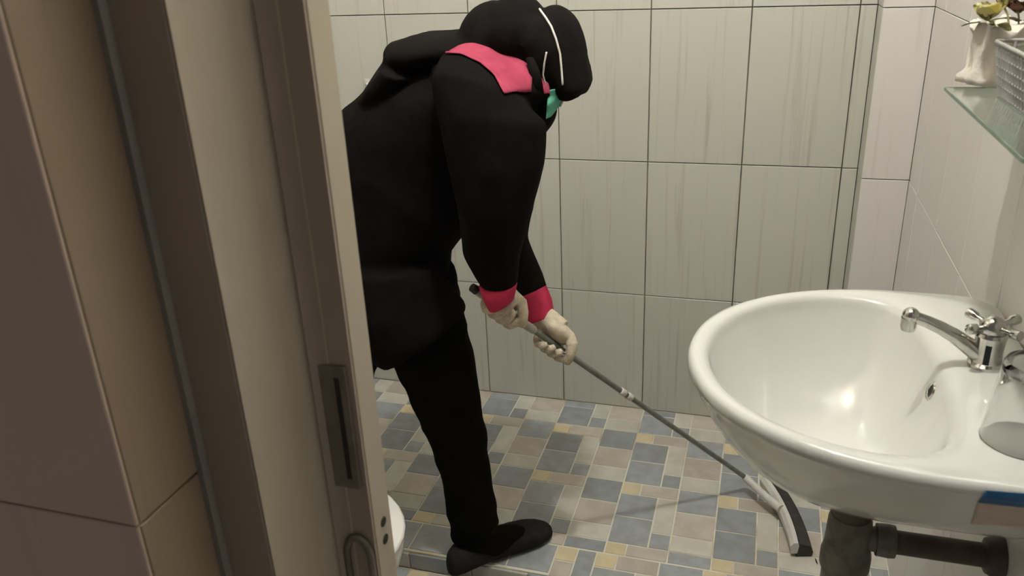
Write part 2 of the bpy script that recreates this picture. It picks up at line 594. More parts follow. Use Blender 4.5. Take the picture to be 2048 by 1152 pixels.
tile_wall(wall_front, [Y_OUT + 0.002, Y_FR], zo, 'tile_rev', lambda a, b, z: ((X_REV - TT, a, z), ROTZ['x+']), gap=0.0025)

fr = tag(empty('trim_1', (JX, Y_ST, ZLOW)), 'cream stepped door frame with shade toned into its front faces, at left, nearest to the viewer', 'door frame', kind='structure')


def prism(bm, poly, z0, z1):
    a = [bm.verts.new((x, y, z0)) for x, y in poly]
    b = [bm.verts.new((x, y, z1)) for x, y in poly]
    n = len(poly)
    for i in range(n):
        bm.faces.new((a[i], a[(i + 1) % n], b[(i + 1) % n], b[i]))
    bm.faces.new(a[::-1])
    bm.faces.new(b)


def rounded(cx, cy, r, a0, a1, n=8):
    return [(cx + r * math.cos(math.radians(a0 + (a1 - a0) * i / n)), cy + r * math.sin(math.radians(a0 + (a1 - a0) * i / n))) for i in range(n + 1)]


ZT = 2.05
# jamb: the lit face towards the opening, rounding into the recess beside the stop
bm = bmesh.new()
prism(bm, [(X_JB - 0.04, Y_FR + 0.013), (X_JB - 0.0008, Y_FR + 0.013), (X_JB - 0.0008, Y_FR + 0.001), (X_JB, Y_FR + 0.001), (X_JB, Y_ST - 0.034)] + rounded(X_JB + 0.030, Y_ST - 0.034, 0.030, 180, 90, 12)
      + [(X_JB + 0.032, Y_IN), (X_JB - 0.04, Y_IN)], ZLOW, ZT)
adopt(obj('jamb', bm, 'frame', smooth=40), fr)
bm = bmesh.new()
prism(bm, [(X_REV, Y_FR + 0.008)] + rounded(X_REV + 0.008, Y_FR + 0.008, 0.008, 180, 270, 6) + [(X_JB - 0.003, Y_FR), (X_JB - 0.001, Y_FR + 0.002), (X_JB - 0.001, Y_FR + 0.012), (X_REV, Y_FR + 0.012)], ZLOW, ZT)
adopt(obj('casing', bm, 'frame_shaded', smooth=40), fr)
bm = bmesh.new()
prism(bm, [(X_REV - 0.0005, Y_FR - 0.006), (X_REV + 0.006, Y_FR - 0.006), (X_REV + 0.009, Y_FR + 0.002), (X_REV - 0.0005, Y_FR + 0.002)], ZLOW, ZT)
adopt(obj('edge_highlight', bm, mat('edge_highlight_grey', (0.36, 0.33, 0.31), 0.35, (0.30, 0.28, 0.26), 10, metal=0.3)), fr)  # paler sliver paints the highlight along the rounded casing edge
bm = bmesh.new()
prism(bm, [(X_JB + 0.0215, Y_ST), (JX - 0.002, Y_ST), (JX, Y_ST + 0.002), (JX, Y_IN - 0.002), (JX - 0.002, Y_IN), (X_JB + 0.0215, Y_IN)], ZLOW, ZT)
adopt(obj('stop', bm, 'frame', smooth=20), fr)
# front of the stop: its shade put into a darker facing
bm = bmesh.new()
prism(bm, [(X_JB + 0.0135, Y_ST - 0.0125), (X_JB + 0.020, Y_ST - 0.0065), (X_JB + 0.030, Y_ST - 0.0035), (JX - 0.001, Y_ST - 0.0025), (JX - 0.001, Y_ST), (X_JB + 0.014, Y_ST)], ZLOW, ZT)
adopt(obj('stop_face', bm, 'frame_shaded', smooth=60), fr)
bm = bmesh.new(); box(bm, (X_JB, Y_FR + 0.004, ZT - 0.06), (XR, Y_IN, ZT), 0.003)
adopt(obj('head_jamb', bm, 'frame'), fr)
zp0, zp1 = 0.845, 0.985
bm = bmesh.new(); box(bm, (X_JB + 0.012, Y_ST - 0.0075, zp0), (JX - 0.006, Y_ST - 0.002, zp1), 0.001)
sp = adopt(obj('strike_plate', bm, 'steel'), fr)
bm = bmesh.new(); box(bm, (JX - 0.0185, Y_ST - 0.0083, zp0 + 0.012), (JX - 0.0135, Y_ST - 0.0074, zp1 - 0.012))
o = obj('slot', bm, 'dark_hole'); o.parent = sp
bm = bmesh.new()
pts = [V((X_JB + 0.0205 + 0.014 - 0.014 * math.cos(t), Y_ST - 0.006, 0.755 + 0.026 * math.sin(t))) for t in (math.pi * i / 10 for i in range(11))]
tube(bm, [V((pts[0].x, pts[0].y, 0.70))] + pts + [V((pts[-1].x, pts[-1].y, 0.70))], 0.0042, 8)
adopt(obj('latch_loop', bm, 'steel', smooth=60), fr)
for zz in (0.785, 0.762):
    bm = bmesh.new(); lathe(bm, [(0.0008, 0.0012), (0.0055, 0.001), (0.0064, -0.001)], (JX, Y_ST + 0.020, zz), 10, 'x', True)
    adopt(obj('screw_hole', bm, 'dark_hole'), fr)

# ------------------------------------------------------------------ ceiling lamp (the room's light, above the frame)
lamp = tag(empty('ceiling_lamp', (LAMP_POS.x, LAMP_POS.y, ZC)), 'round white ceiling lamp above the middle of the bathroom', 'lamp')
bm = bmesh.new(); lathe(bm, [(0.02, 0.0), (0.055, -0.002), (0.05, -0.02), (0.022, -0.03), (0.02, -0.055), (0.001, -0.055)], (0, 0, 0), 24)
obj('socket', bm, 'white_plastic', lamp, smooth=40)
bm = bmesh.new(); blob(bm, (0, 0, LAMP_POS.z - ZC), (0.045, 0.045, 0.062), None, 20)
obj('bulb', bm, emit_mat('warm_white_bulb', (0.99, 1.0, 0.945), LAMP_STRENGTH), lamp, smooth=180)

# ------------------------------------------------------------------ sink
SC = V((1.165, -1.203, 0))
SY = -1.203


def polar(poly, n):
    """resample a closed outline by angle about SC"""
    out = []
    for k in range(n):
        t = 2 * math.pi * k / n
        d = V((math.cos(t), math.sin(t)))
        best = None
        for (ax, ay), (bx, by) in zip(poly, poly[1:] + poly[:1]):
            ex, ey = bx - ax, by - ay
            den = d.x * ey - d.y * ex
            if abs(den) < 1e-12:
                continue
            s = ((ax - SC.x) * ey - (ay - SC.y) * ex) / den
            u = ((ax - SC.x) * d.y - (ay - SC.y) * d.x) / den
            if s > 0 and -1e-6 <= u <= 1 + 1e-6 and (best is None or s < best):
                best = s
        out.append(V((SC.x + d.x * best, SC.y + d.y * best, 0)))
    return out


half = []
for i in range(33):                       # front ellipse: tip -> widest
    t = math.pi / 2 * i / 32
    half.append((1.265 - 0.293 * math.cos(t) ** 0.96, 0.252 * math.sin(t) ** 0.96))
half += [(1.33, 0.251)] + [(1.345 + 0.05 * math.sin(math.radians(a)), 0.20 + 0.05 * math.cos(math.radians(a))) for a in range(0, 91, 10)]
outl = [(x, SY + y) for x, y in half] + [(x, SY - y) for x, y in half[::-1]]
half = []
for i in range(25):
    t = math.pi / 2 * i / 24
    half.append((1.20 - 0.198 * math.cos(t), 0.207 * math.sin(t)))
for i in range(1, 13):
    t = math.pi / 2 * i / 12
    half.append((1.20 + 0.085 * math.sin(t) ** 0.8, 0.205 * math.cos(t) ** 0.62))
inl = [(x, SY + y) for x, y in half] + [(x, SY - y) for x, y in half[::-1]]
NS = 96
O_, I_ = polar(outl, NS), polar(inl, NS)


def lerp(a, b, f): return a + (b - a) * f


def s_ring(base, s, z, back=None):
    r = []
    for p in base:
        q = SC + (p - SC) * s
        if back is not None and p.x > 1.26:
            w = min(1, (p.x - 1.26) / 0.1)
            q.x = lerp(q.x, SC.x + (p.x - SC.x) * max(s, back), w)
        r.append(V((q.x, q.y, z)))
    return r


sink = tag(empty('wall_sink', (XR, SY, 0.67)), 'white oval porcelain sink mounted on the right wall', 'sink')
rs = [s_ring(O_, q, 0.67 + 0.159 * q ** 3, None if q < 0.25 else 0.99) for q in (0.10, 0.30, 0.45, 0.58, 0.69, 0.78, 0.86, 0.92, 0.96, 0.985)]
rs += [s_ring(O_, 0.999, 0.826, 1.0), s_ring(O_, 0.993, 0.835, 1.0), s_ring(O_, 0.977, 0.8395, 0.99)]
for f, z in ((0.35, 0.8410), (0.65, 0.8402), (0.85, 0.837), (0.95, 0.832), (1.0, 0.825)):
    rs.append([V((lerp(a.x, b.x, f), lerp(a.y, b.y, f), z)) for a, b in zip(O_, I_)])
for s, z in [(q, 0.684 + 0.141 * q ** 3.2) for q in (0.985, 0.96, 0.92, 0.86, 0.78, 0.68, 0.55, 0.40, 0.22, 0.11)]:
    rs.append(s_ring(I_, s, z))
bm = bmesh.new()
rings(bm, rs, True)
basin = adopt(obj('basin', bm, 'porcelain', smooth=75), sink)
basin_bvh = bvh_of(basin.data)
bm = bmesh.new(); lathe(bm, [(0.0, 0.0025), (0.017, 0.0025), (0.023, 0.003), (0.026, 0.0)], (SC.x, SC.y - 0.012, 0.684), 24)
adopt(obj('drain', bm, 'chrome', smooth=40), sink)
# overflow ring on the back slope of the bowl
d = ray(1862, 782)
h = basin_bvh.ray_cast(CAM, d.normalized())
n = h[1] if h[1].dot(d) < 0 else -h[1]
a_, b_ = frame_of(n)
bm = bmesh.new()
pr = [(0.0078, 0.0), (0.0085, 0.0016), (0.0115, 0.002), (0.013, 0.0)]
rings(bm, [[h[0] + n * hh + a_ * (r * math.cos(t)) + b_ * (r * math.sin(t)) for t in (2 * math.pi * k / 24 for k in range(24))] for r, hh in pr], False)
ovf = adopt(obj('overflow_ring', bm, 'chrome', smooth=60), sink)
bm = bmesh.new()
bm.faces.new([bm.verts.new(h[0] + n * 0.0006 + a_ * (0.0082 * math.cos(t)) + b_ * (0.0082 * math.sin(t))) for t in (2 * math.pi * k / 20 for k in range(20))])
adopt(obj('overflow_hole', bm, 'dark_hole'), sink)
o = patch('maker_sticker', basin_bvh, [(1972, 980), (1956, 1003)], [(2075, 988), (2075, 1016)], 'blue_label', None, 0.0012, thick=0.0004)
adopt(o, sink); o['label'] = 'blue sticker strip'
o = patch('paper_label', basin_bvh, [(1955, 1004), (1942, 1046)], [(2080, 1017), (2080, 1056)], 'paper_label', None, 0.0009, thick=0.0003)
adopt(o, sink); o['label'] = 'faded tan paper label'

# ------------------------------------------------------------------ tap
TP = V((1.337, -1.188, 0.8405))
tap = tag(empty('water_tap', TP), 'chrome pillar tap with long spout and cross handle on the sink', 'tap')
bm = bmesh.new(); lathe(bm, [(0.0, 0), (0.021, 0), (0.021, 0.004), (0.0175, 0.007), (0.0165, 0.022), (0.0175, 0.036), (0.0185, 0.042), (0.0165, 0.046), (0.0, 0.046)], (0, 0, 0), 28)
obj('tap_body', bm, 'chrome', tap, smooth=35)
bm = bmesh.new()
p0, p1 = V((-0.008, 0, 0.013)), V((-0.090, 0.002, 0.058))
tube(bm, [lerp(p0, p1, t) + V((0, 0, 0.006 * math.sin(math.pi * t))) for t in (0, .2, .4, .6, .8, 1)], [0.0115, 0.0108, 0.0095, 0.0085, 0.0078, 0.0075], 16)
obj('spout', bm, 'chrome', tap, smooth=60)
bm = bmesh.new()
blob(bm, p1 + V((-0.003, 0, 0.001)), (0.0105, 0.0105, 0.0105))
lathe(bm, [(0.0, -0.017), (0.0085, -0.017), (0.0098, -0.012), (0.0098, 0.0)], p1 + V((-0.004, 0, -0.002)), 18)
obj('aerator', bm, 'chrome', tap, smooth=50)
bm = bmesh.new()
lathe(bm, [(0.013, 0.044), (0.0155, 0.048), (0.0155, 0.056), (0.010, 0.064), (0.004, 0.067), (0.0, 0.067)], (0, 0, 0), 24)
hd = obj('cross_handle', bm, 'chrome', tap, smooth=40)
for k in range(4):
    t = math.radians(35 + 90 * k)
    u = V((math.cos(t), math.sin(t), 0.10))
    bm = bmesh.new()
    tube(bm, [V((0, 0, 0.053)) + u * s for s in (0.012, 0.024, 0.027, 0.038, 0.040)], [0.0042, 0.0038, 0.0062, 0.0066, 0.004], 12)
    obj('handle_arm', bm, 'chrome', hd, smooth=50)
bm = bmesh.new()
vd = (CAM - TP); vd.z = 0; vd.normalize()
sd = V((-vd.y, vd.x, 0))
for s in (-1, 1):
    pass
rs = [[vd * 0.0175 * math.cos(a) + sd * 0.0175 * math.sin(a) + V((0, 0, zz)) for a in (-0.2, -0.07, 0.07, 0.2)] for zz in (0.008, 0.034)]
rs = [[p * 1.0 for p in r] for r in rs]
rings(bm, rs, False, closed=False)
bmesh.ops.solidify(bm, geom=list(bm.faces), thickness=0.0008)
o = obj('marker_stripe', bm, mat('dark_teal_mark', (0.02, 0.035, 0.035), 0.4), tap)
o['label'] = 'dark teal vertical mark'

# ------------------------------------------------------------------ upturned drinking glass
g = tag(empty('drinking_glass', (1.338, -1.362, 0.8412)), 'clear drinking glass standing upside down on the sink rim', 'glass')
bm = bmesh.new()
pr = [(0.0415, 0.0), (0.0405, 0.004), (0.036, 0.05), (0.0325, 0.088), (0.030, 0.0925), (0.0, 0.0925)]
pi_ = [(0.0, 0.079), (0.029, 0.079), (0.0305, 0.076), (0.0340, 0.05), (0.0385, 0.004), (0.0400, 0.0)]
lathe(bm, pr + pi_ + pr[:1], (0, 0, 0), 40)
bmesh.ops.remove_doubles(bm, verts=bm.verts, dist=1e-5)
obj('glass_wall', bm, 'glass_clear', g, smooth=35)

# ------------------------------------------------------------------ drain trap and waste pipe below the sink
tp = tag(empty('waste_trap', (SC.x + 0.03, SC.y, 0.59)), 'dark grimy bottle trap and brown waste pipe under the sink', 'pipe')
TX = 1.205
c = V((TX, SC.y - 0.005, 0))
bm = bmesh.new(); lathe(bm, [(0.0, 0.672), (0.021, 0.672), (0.021, 0.625), (0.025, 0.622), (0.0255, 0.598), (0.0, 0.598)], c, 24)
adopt(obj('tail_nut', bm, 'pipe_brown', smooth=40), tp)
bm = bmesh.new(); lathe(bm, [(0.0, 0.602), (0.0265, 0.602), (0.029, 0.594), (0.031, 0.55), (0.034, 0.535), (0.034, 0.515), (0.030, 0.505), (0.029, 0.40), (0.024, 0.375), (0.0, 0.37)], c, 28)
adopt(obj('trap_body', bm, 'pipe_grey', smooth=40), tp)
PZ = 0.566
bm = bmesh.new(); lathe(bm, [(0.0, 0.02), (0.0175, 0.022), (0.0175, 0.035), (0.0225, 0.036), (0.0235, 0.052), (0.0225, 0.060), (0.017, 0.061)], c + V((0, 0, PZ)), 24, 'x')
adopt(obj('union_nut', bm, 'pipe_grey', smooth=40), tp)
bm = bmesh.new(); lathe(bm, [(0.0165, 0.055), (0.0165, XR - TX - 0.001)], c + V((0, 0, PZ)), 24, 'x', True)
adopt(obj('waste_pipe', bm, 'pipe_brown', smooth=40), tp)
bm = bmesh.new(); lathe(bm, [(0.0165, XR - TX - 0.022), (0.0235, XR - TX - 0.02), (0.030, XR - TX - 0.006), (0.031, XR - TX - 0.001), (0.0, XR - TX - 0.001)], c + V((0, 0, PZ)), 28, 'x')
adopt(obj('wall_flange', bm, 'pipe_brown', smooth=40), tp)

# ------------------------------------------------------------------ glass shelf with basket and flowers
SZ = 1.155
shf = tag(empty('glass_shelf', (XR, -1.21, SZ)), 'green-edged glass shelf on the wall above the sink', 'shelf')
poly = [(XR - 0.0005, -1.013), (1.274, -1.013)] + rounded(1.274 + 0.016, -1.415 + 0.016, 0.016, 180, 270, 6) + [(XR - 0.0005, -1.415)]
bm = bmesh.new()
prism(bm, poly, SZ - 0.004, SZ)
adopt(obj('glass_pane', bm, 'glass_green'), shf)
bm = bmesh.new()
cx_, cy_ = XR, -1.214
def grow(p, k):
    return (p[0] - (k if p[0] < 1.3 else 0), p[1] + (k if p[1] > cy_ else -k))
for (a, b) in zip(poly, poly[1:]):
    q = [a, b, grow(b, 0.0012), grow(a, 0.0012)]
    lo4 = [bm.verts.new((x, y, SZ - 0.0041)) for x, y in q]
    hi4 = [bm.verts.new((x, y, SZ + 0.0001)) for x, y in q]
    bm.faces.new(lo4[::-1]); bm.faces.new(hi4)
    for k in range(4):
        bm.faces.new((lo4[k], lo4[(k + 1) % 4], hi4[(k + 1) % 4], hi4[k]))
bmesh.ops.remove_doubles(bm, verts=bm.verts, dist=1e-6)
adopt(obj('ground_edge', bm, 'glass_edge'), shf)

bk = tag(empty('plastic_basket', (1.352, -1.21, SZ)), 'pale grey slotted plastic basket on the glass shelf', 'basket')
HB = 0.063


def rect_at(z, off=0.0):
    f = z / HB
    x0, x1 = lerp(1.323, 1.313, f) - off, lerp(1.385, 1.393, f) + off
    y0, y1 = lerp(-1.335, -1.352, f) - off, lerp(-1.066, -1.052, f) + off
    r = 0.012
    pts = []
    for cx, cy, a in ((x1 - r, y1 - r, 0), (x0 + r, y1 - r, 90), (x0 + r, y0 + r, 180), (x1 - r, y0 + r, 270)):
        pts += [V((cx + r * math.cos(math.radians(a + k * 30)), cy + r * math.sin(math.radians(a + k * 30)), SZ + z)) for k in range(4)]
    return pts


bm = bmesh.new()
r = rect_at(HB)
tube(bm, r + [r[0]], 0.0026, 8)
adopt(obj('basket_rim', bm, 'basket', smooth=60), bk)
bm = bmesh.new()
a, b = rect_at(0.0005), rect_at(0.003)
rings(bm, [a, b], True)
adopt(obj('basket_floor', bm, 'basket'), bk)
bm = bmesh.new()
for z in (0.003, 0.014, 0.025, 0.036, 0.047, 0.057):
    r = rect_at(z)
    tube(bm, r + [r[0]], 0.0016, 5)


def along(pts, s):
    n = len(pts)
    L = [(pts[(i + 1) % n] - pts[i]).length for i in range(n)]
    s *= sum(L)
    for i in range(n):
        if s <= L[i]:
            return lerp(pts[i], pts[(i + 1) % n], s / L[i])
        s -= L[i]
    return pts[0]


lo_, hi_ = rect_at(0.002), rect_at(HB - 0.001)
NSL = 58
for k in range(NSL):
    tube(bm, [along(lo_, k / NSL), along(hi_, k / NSL)], 0.0024, 5)
adopt(tag(obj('basket_lattice', bm, 'basket'), kind='stuff'), bk)

# cloth-wrapped pot with artificial flowers, behind the basket
PC = V((1.340, -0.995, SZ))
pot = tag(empty('cloth_wrapped_vase', PC), 'white crumpled cloth wrapped around a small flower pot behind the basket', 'vase')
bm = bmesh.new()
rs = []
NZ = 48
for i, (r, z) in enumerate([(0.0, 0.001), (0.030, 0.0006), (0.046, 0.004), (0.048, 0.012), (0.040, 0.022), (0.041, 0.036), (0.040, 0.050), (0.041, 0.062), (0.041, 0.072), (0.043, 0.078), (0.040, 0.0775), (0.034, 0.070), (0.0, 0.066)]):
    ring = []
    for k in range(NZ):
        t = 2 * math.pi * k / NZ
        w = 1 + (0.07 * math.sin(7 * t + z * 60) + 0.05 * math.sin(11 * t - z * 90 + 1) + 0.04 * math.sin(3 * t + z * 40)) * (0.4 if r < 0.04 else 1)
        zz = z + (0.006 * math.sin(5 * t + 1) + 0.004 * math.sin(9 * t) if z > 0.055 else 0.0)
        ring.append(V((r * w * math.cos(t), r * w * math.sin(t), zz)))
    rs.append(ring)
rings(bm, rs, False)
bmesh.ops.remove_doubles(bm, verts=bm.verts, dist=1e-6)
obj('cloth_wrap', bm, 'towel', pot, smooth=180)
bm = bmesh.new(); lathe(bm, [(0.0, 0.064), (0.028, 0.066), (0.03, 0.060), (0.0, 0.058)], (0, 0, 0), 20)
obj('pot_filling', bm, 'leaf', pot)


def petal_mesh(L, w, curl, m):
    bm = bmesh.new()
    nu, nv = 6, 7
    g = [[None] * (nv + 1) for _ in range(nu + 1)]
    for i in range(nu + 1):
        u = i / nu
        ww = w * math.sin(math.pi * min(1, 0.12 + 0.80 * u)) ** 0.7
        for j in range(nv + 1):
            s = j / nv * 2 - 1
            g[i][j] = bm.verts.new((L * u, ww * s, curl * u * u * L + 0.25 * ww * s * s))
    for i in range(nu):
        for j in range(nv):
            bm.faces.new((g[i][j], g[i + 1][j], g[i + 1][j + 1], g[i][j + 1]))
    bmesh.ops.solidify(bm, geom=list(bm.faces), thickness=0.0006)
    me = bpy.data.meshes.new('petal')
    bm.to_mesh(me); bm.free()
    me.shade_smooth()
    me.materials.append(M[m])
    return me


pet_y = petal_mesh(0.022, 0.011, 0.5, 'petal')
pet_b = petal_mesh(0.020, 0.009, 0.3, 'brown_petal')
leaf_m = petal_mesh(0.035, 0.009, -0.5, 'leaf')


def flower(base, head, petm, n, label, tilt=0.5):
    f = tag(empty('artificial_flower', base), label, 'flower', 'artificial flowers in the cloth-wrapped vase')
    bm = bmesh.new()
    b0, h0 = V((0, 0, 0)), head - base
    tube(bm, [b0, lerp(b0, h0, 0.5) + V((0, 0, 0.006)), h0], 0.0013, 6)
    obj('stem', bm, 'leaf', f)
    for k in range(n):
        o = obj('petal', petm, None, f, loc=h0 + V((0, 0, 0.001 * (k % 2))))
        o.rotation_euler = (0, -tilt + 0.25 * (k % 2), 2 * math.pi * k / n + 0.3)
    bm = bmesh.new(); blob(bm, h0 + V((0, 0, 0.003)), (0.005, 0.005, 0.004), None, 10)
    obj('flower_centre', bm, 'leaf', f, smooth=180)
    for k in range(2 if n == 8 and tilt < 0.8 else 0):
        o = obj('leaf', leaf_m, None, f, loc=lerp(b0, h0, 0.55))
        o.rotation_euler = (0, -0.4, 2.4 + k * 2.6)
    return f


flower(PC + V((-0.012, 0.0, 0.066)), at(1974, 40, -1.045), pet_y, 8, 'pale yellow artificial flower leaning left above the white cloth')
flower(PC + V((0.0, -0.008, 0.066)), at(2008, 14, -0.985), pet_y, 8, 'pale yellow artificial flower at the very top, centre of the vase', 0.9)
flower(PC + V((0.012, 0.004, 0.066)), at(2036, 26, -0.99), pet_b, 8, 'dark brown dried-looking artificial flower at the top right corner')

# ------------------------------------------------------------------ toilet on the left, its front edge peeping past the frame
TB = V((0.22, -1.147, ZLOW))
wc = tag(empty('toilet', TB), 'white toilet bowl peeping out behind the door frame', 'toilet')


def egg(L0, L1, w, z, n=40):
    return [V(((L1 if math.cos(t) > 0 else L0) * math.cos(t), w * math.sin(t), z)) for t in (2 * math.pi * k / n for k in range(n))]


bm = bmesh.new()
rings(bm, [egg(0.22, 0.10, 0.10, 0.002), egg(0.22, 0.11, 0.105, 0.03), egg(0.21, 0.12, 0.10, 0.12), egg(0.22, 0.17, 0.13, 0.22), egg(0.235, 0.225, 0.168, 0.31), egg(0.24, 0.243, 0.18, 0.355), egg(0.24, 0.244, 0.181, 0.378), egg(0.235, 0.24, 0.177, 0.383)], True)
obj('bowl', bm, 'porcelain', wc, smooth=60)
bm = bmesh.new()
rings(bm, [egg(0.23, 0.238, 0.176, 0.384), egg(0.235, 0.247, 0.183, 0.389), egg(0.235, 0.248, 0.184, 0.396), egg(0.23, 0.243, 0.179, 0.402), egg(0.15, 0.16, 0.12, 0.405)], True)
obj('lid', bm, mat('white_seat_plastic', (0.80, 0.79, 0.76), 0.25), wc, smooth=60)
bm = bmesh.new(); box(bm, (-0.50, -0.18, 0.36), (-0.26, 0.18, 0.74), 0.02)
obj('cistern', bm, 'porcelain', wc, smooth=40)
bm = bmesh.new(); box(bm, (-0.50, -0.19, 0.74), (-0.25, 0.19, 0.765), 0.008)
obj('cistern_lid', bm, 'porcelain', wc, smooth=40)
bm = bmesh.new(); box(bm, (-0.48, -0.11, 0.20), (-0.20, 0.11, 0.375), 0.02)
obj('neck', bm, 'porcelain', wc, smooth=40)

# ------------------------------------------------------------------ small hook on the back wall
hk = at(736, 165, 0)
bm = bmesh.new()
box(bm, hk + V((-0.008, -0.005, -0.011)), hk + V((0.008, 0.0004, 0.011)), 0.002)
tube(bm, [hk + V((0, -0.003, -0.002)), hk + V((0, -0.014, -0.006)), hk + V((0, -0.018, 0.0)), hk + V((0, -0.018, 0.006))], 0.003, 8)
tag(obj('wall_hook', bm, 'white_plastic'), "small white hook on the back wall beside the person's back", 'hook')

# ------------------------------------------------------------------ floor squeegee
HEAD_P = V((1.070, -0.362, 0.05))
HAND_P = at(1110, 690, -0.76)
PD = (HAND_P - HEAD_P).normalized()
# top end of the pole
lo_t, hi_t = 0.5, 1.3
for _ in range(40):
    t = (lo_t + hi_t) / 2
    p = HEAD_P + PD * t - CAM
    u = 1024 + F_PX * p.dot(_rt) / p.dot(_fw)
    if u > 953: lo_t = t
    else: hi_t = t
TOP_P = HEAD_P + PD * lo_t
sq = tag(empty('floor_squeegee', (1.15, -0.46, 0.0)), "long-handled floor squeegee held in the person's gloved hands", 'squeegee')
bm = bmesh.new(); tube(bm, [HEAD_P, TOP_P], 0.0062, 14)
adopt(obj('pole', bm, 'pole', smooth=60), sq)
bm = bmesh.new(); tube(bm, [TOP_P - PD * 0.17, TOP_P - PD * 0.165, TOP_P - PD * 0.006, TOP_P], [0.0068, 0.0088, 0.0088, 0.007], 14)
adopt(obj('grip', bm, mat('pale_grey_grip', (0.40, 0.385, 0.34), 0.6, (0.35, 0.33, 0.29), 30), smooth=60), sq)
bm = bmesh.new(); tube(bm, [TOP_P, TOP_P + PD * 0.012], [0.0092, 0.0085], 14)
adopt(obj('end_cap', bm, 'rubber', smooth=60), sq)
L_ = (TOP_P - HEAD_P).length
jc = None
best = 9
for i in range(200):
    p = HEAD_P + PD * (L_ * i / 199)
    q = p - CAM
    u = 1024 + F_PX * q.dot(_rt) / q.dot(_fw)
    if abs(u - 1253) < best:
        best = abs(u - 1253); jc = p
bm = bmesh.new(); tube(bm, [jc - PD * 0.021, jc - PD * 0.018, jc - PD * 0.006, jc - PD * 0.004], [0.0066, 0.0085, 0.0085, 0.0066], 14)
tube(bm, [jc + PD * 0.004, jc + PD * 0.006, jc + PD * 0.019, jc + PD * 0.022], [0.0066, 0.0085, 0.0085, 0.0066], 14)
adopt(obj('joint_sleeve', bm, 'white_plastic', smooth=60), sq)
A_, B_ = V((1.118, -0.330, 0)), V((1.192, -0.583, 0))
ld = (B_ - A_).normalized()
wd = V((-ld.y, ld.x, 0))          # towards +x
mid = (A_ + B_) / 2 + V((0, 0, 0.036))
bm = bmesh.new(); tube(bm, [HEAD_P + PD * 0.006, HEAD_P, lerp(HEAD_P, mid, 0.55), mid + wd * 0.004], [0.008, 0.0095, 0.0095, 0.011], 14)
adopt(obj('socket', bm, 'white_plastic', smooth=60), sq)


def bar(prof):
    bm = bmesh.new()
    n = 10
    rs = []
    for i in range(n + 1):
        f = i / n
        bow = 0.012 * (1 - (2 * f - 1) ** 2)
        c = lerp(A_, B_, f) + wd * bow
        rs.append([c + wd * a + V((0, 0, z)) for a, z in prof])
    rings(bm, rs, True)
    return bm


adopt(obj('blade_holder', bar([(-0.009, 0.010), (0.006, 0.010), (0.009, 0.032), (0.006, 0.040), (-0.004, 0.040), (-0.011, 0.030)]), 'white_plastic', smooth=30), sq)
adopt(obj('rubber_blade', bar([(0.004, 0.0006), (0.040, 0.0006), (0.043, 0.012), (0.036, 0.030), (0.0092, 0.036), (0.0065, 0.014)]), 'rubber', smooth=30), sq)

# small dark bit lying on the floor near the trap
d = ray(1632, 1123)
p = CAM + d * (-CAM.z / d.z)
bm = bmesh.new()
tube(bm, [p + V((-0.002, 0.009, 0.0015)), p + V((0, 0.002, 0.0018)), p + V((0.001, -0.004, 0.0022)), p + V((0.003, -0.010, 0.0012))], [0.0006, 0.0016, 0.0017, 0.0006], 8)
tag(obj('floor_debris', bm, 'dark_hole'), 'tiny dark scrap on the floor beside the squeegee head', 'debris')

# ------------------------------------------------------------------ the person
YB = -0.75           # plane of the spine
YN = YB - 0.13       # near arm
# --- body: one continuous figure (almost all of it under cloth)
HEAD_C = at(1076, 100, YB)
face_n = V((0.70, 0.22, -0.68)).normalized()            # where the face looks
up_n = (V((0.55, 0.0, 0.83)) - face_n * V((0.55, 0.0, 0.83)).dot(face_n)).normalized()
sid_n = up_n.cross(face_n).normalized()
bm = bmesh.new()
blob(bm, HEAD_C + up_n * 0.004, (0.056, 0.066, 0.066), (sid_n, face_n, up_n), 24)
blob(bm, HEAD_C + face_n * 0.030 - up_n * 0.055, (0.050, 0.052, 0.058), (sid_n, face_n, up_n), 20)
tube(bm, [HEAD_C + face_n * 0.078 + up_n * 0.004, HEAD_C + face_n * 0.088 - up_n * 0.018, HEAD_C + face_n * 0.080 - up_n * 0.034], [0.006, 0.010, 0.012], 10)
for s in (-1, 1):
    blob(bm, HEAD_C + face_n * 0.067 + up_n * 0.004 + sid_n * 0.030 * s, (0.013, 0.008, 0.009), (sid_n, face_n, up_n), 12)
    blob(bm, HEAD_C + face_n * 0.068 + up_n * 0.022 + sid_n * 0.030 * s, (0.020, 0.010, 0.005), (sid_n, face_n, up_n), 12)
    blob(bm, HEAD_C + sid_n * 0.054 * s - face_n * 0.002 - up_n * 0.010, (0.008, 0.018, 0.028), (sid_n, face_n, up_n), 12)
blob(bm, HEAD_C + face_n * 0.074 - up_n * 0.056, (0.024, 0.008, 0.006), (sid_n, face_n, up_n), 12)
NECK = at(985, 170, YB)
PELV = at(760, 520, YB)
CHEST = at(930, 260, YB)
tube(bm, [HEAD_C - face_n * 0.02 - up_n * 0.05, lerp(HEAD_C, NECK, 0.7), NECK], [0.042, 0.036, 0.042], 16)
tube(bm, [NECK, CHEST, lerp(CHEST, PELV, 0.5), PELV], [0.045, 0.080, 0.080, 0.095], 20)
SH_N, SH_F = at(955, 205, YB - 0.12), at(990, 205, YB + 0.12)
tube(bm, [SH_N, CHEST, SH_F], [0.045, 0.07, 0.045], 16)
EL_N, EL_F = at(990, 420, YB - 0.14), at(1012, 430, YB + 0.08)
WR_N, WR_F = at(1000, 590, YN), at(1076, 622, YB + 0.025)
tube(bm, [SH_N, lerp(SH_N, EL_N, 0.5), EL_N, lerp(EL_N, WR_N, 0.4), WR_N], [0.040, 0.032, 0.024, 0.021, 0.016], 14)
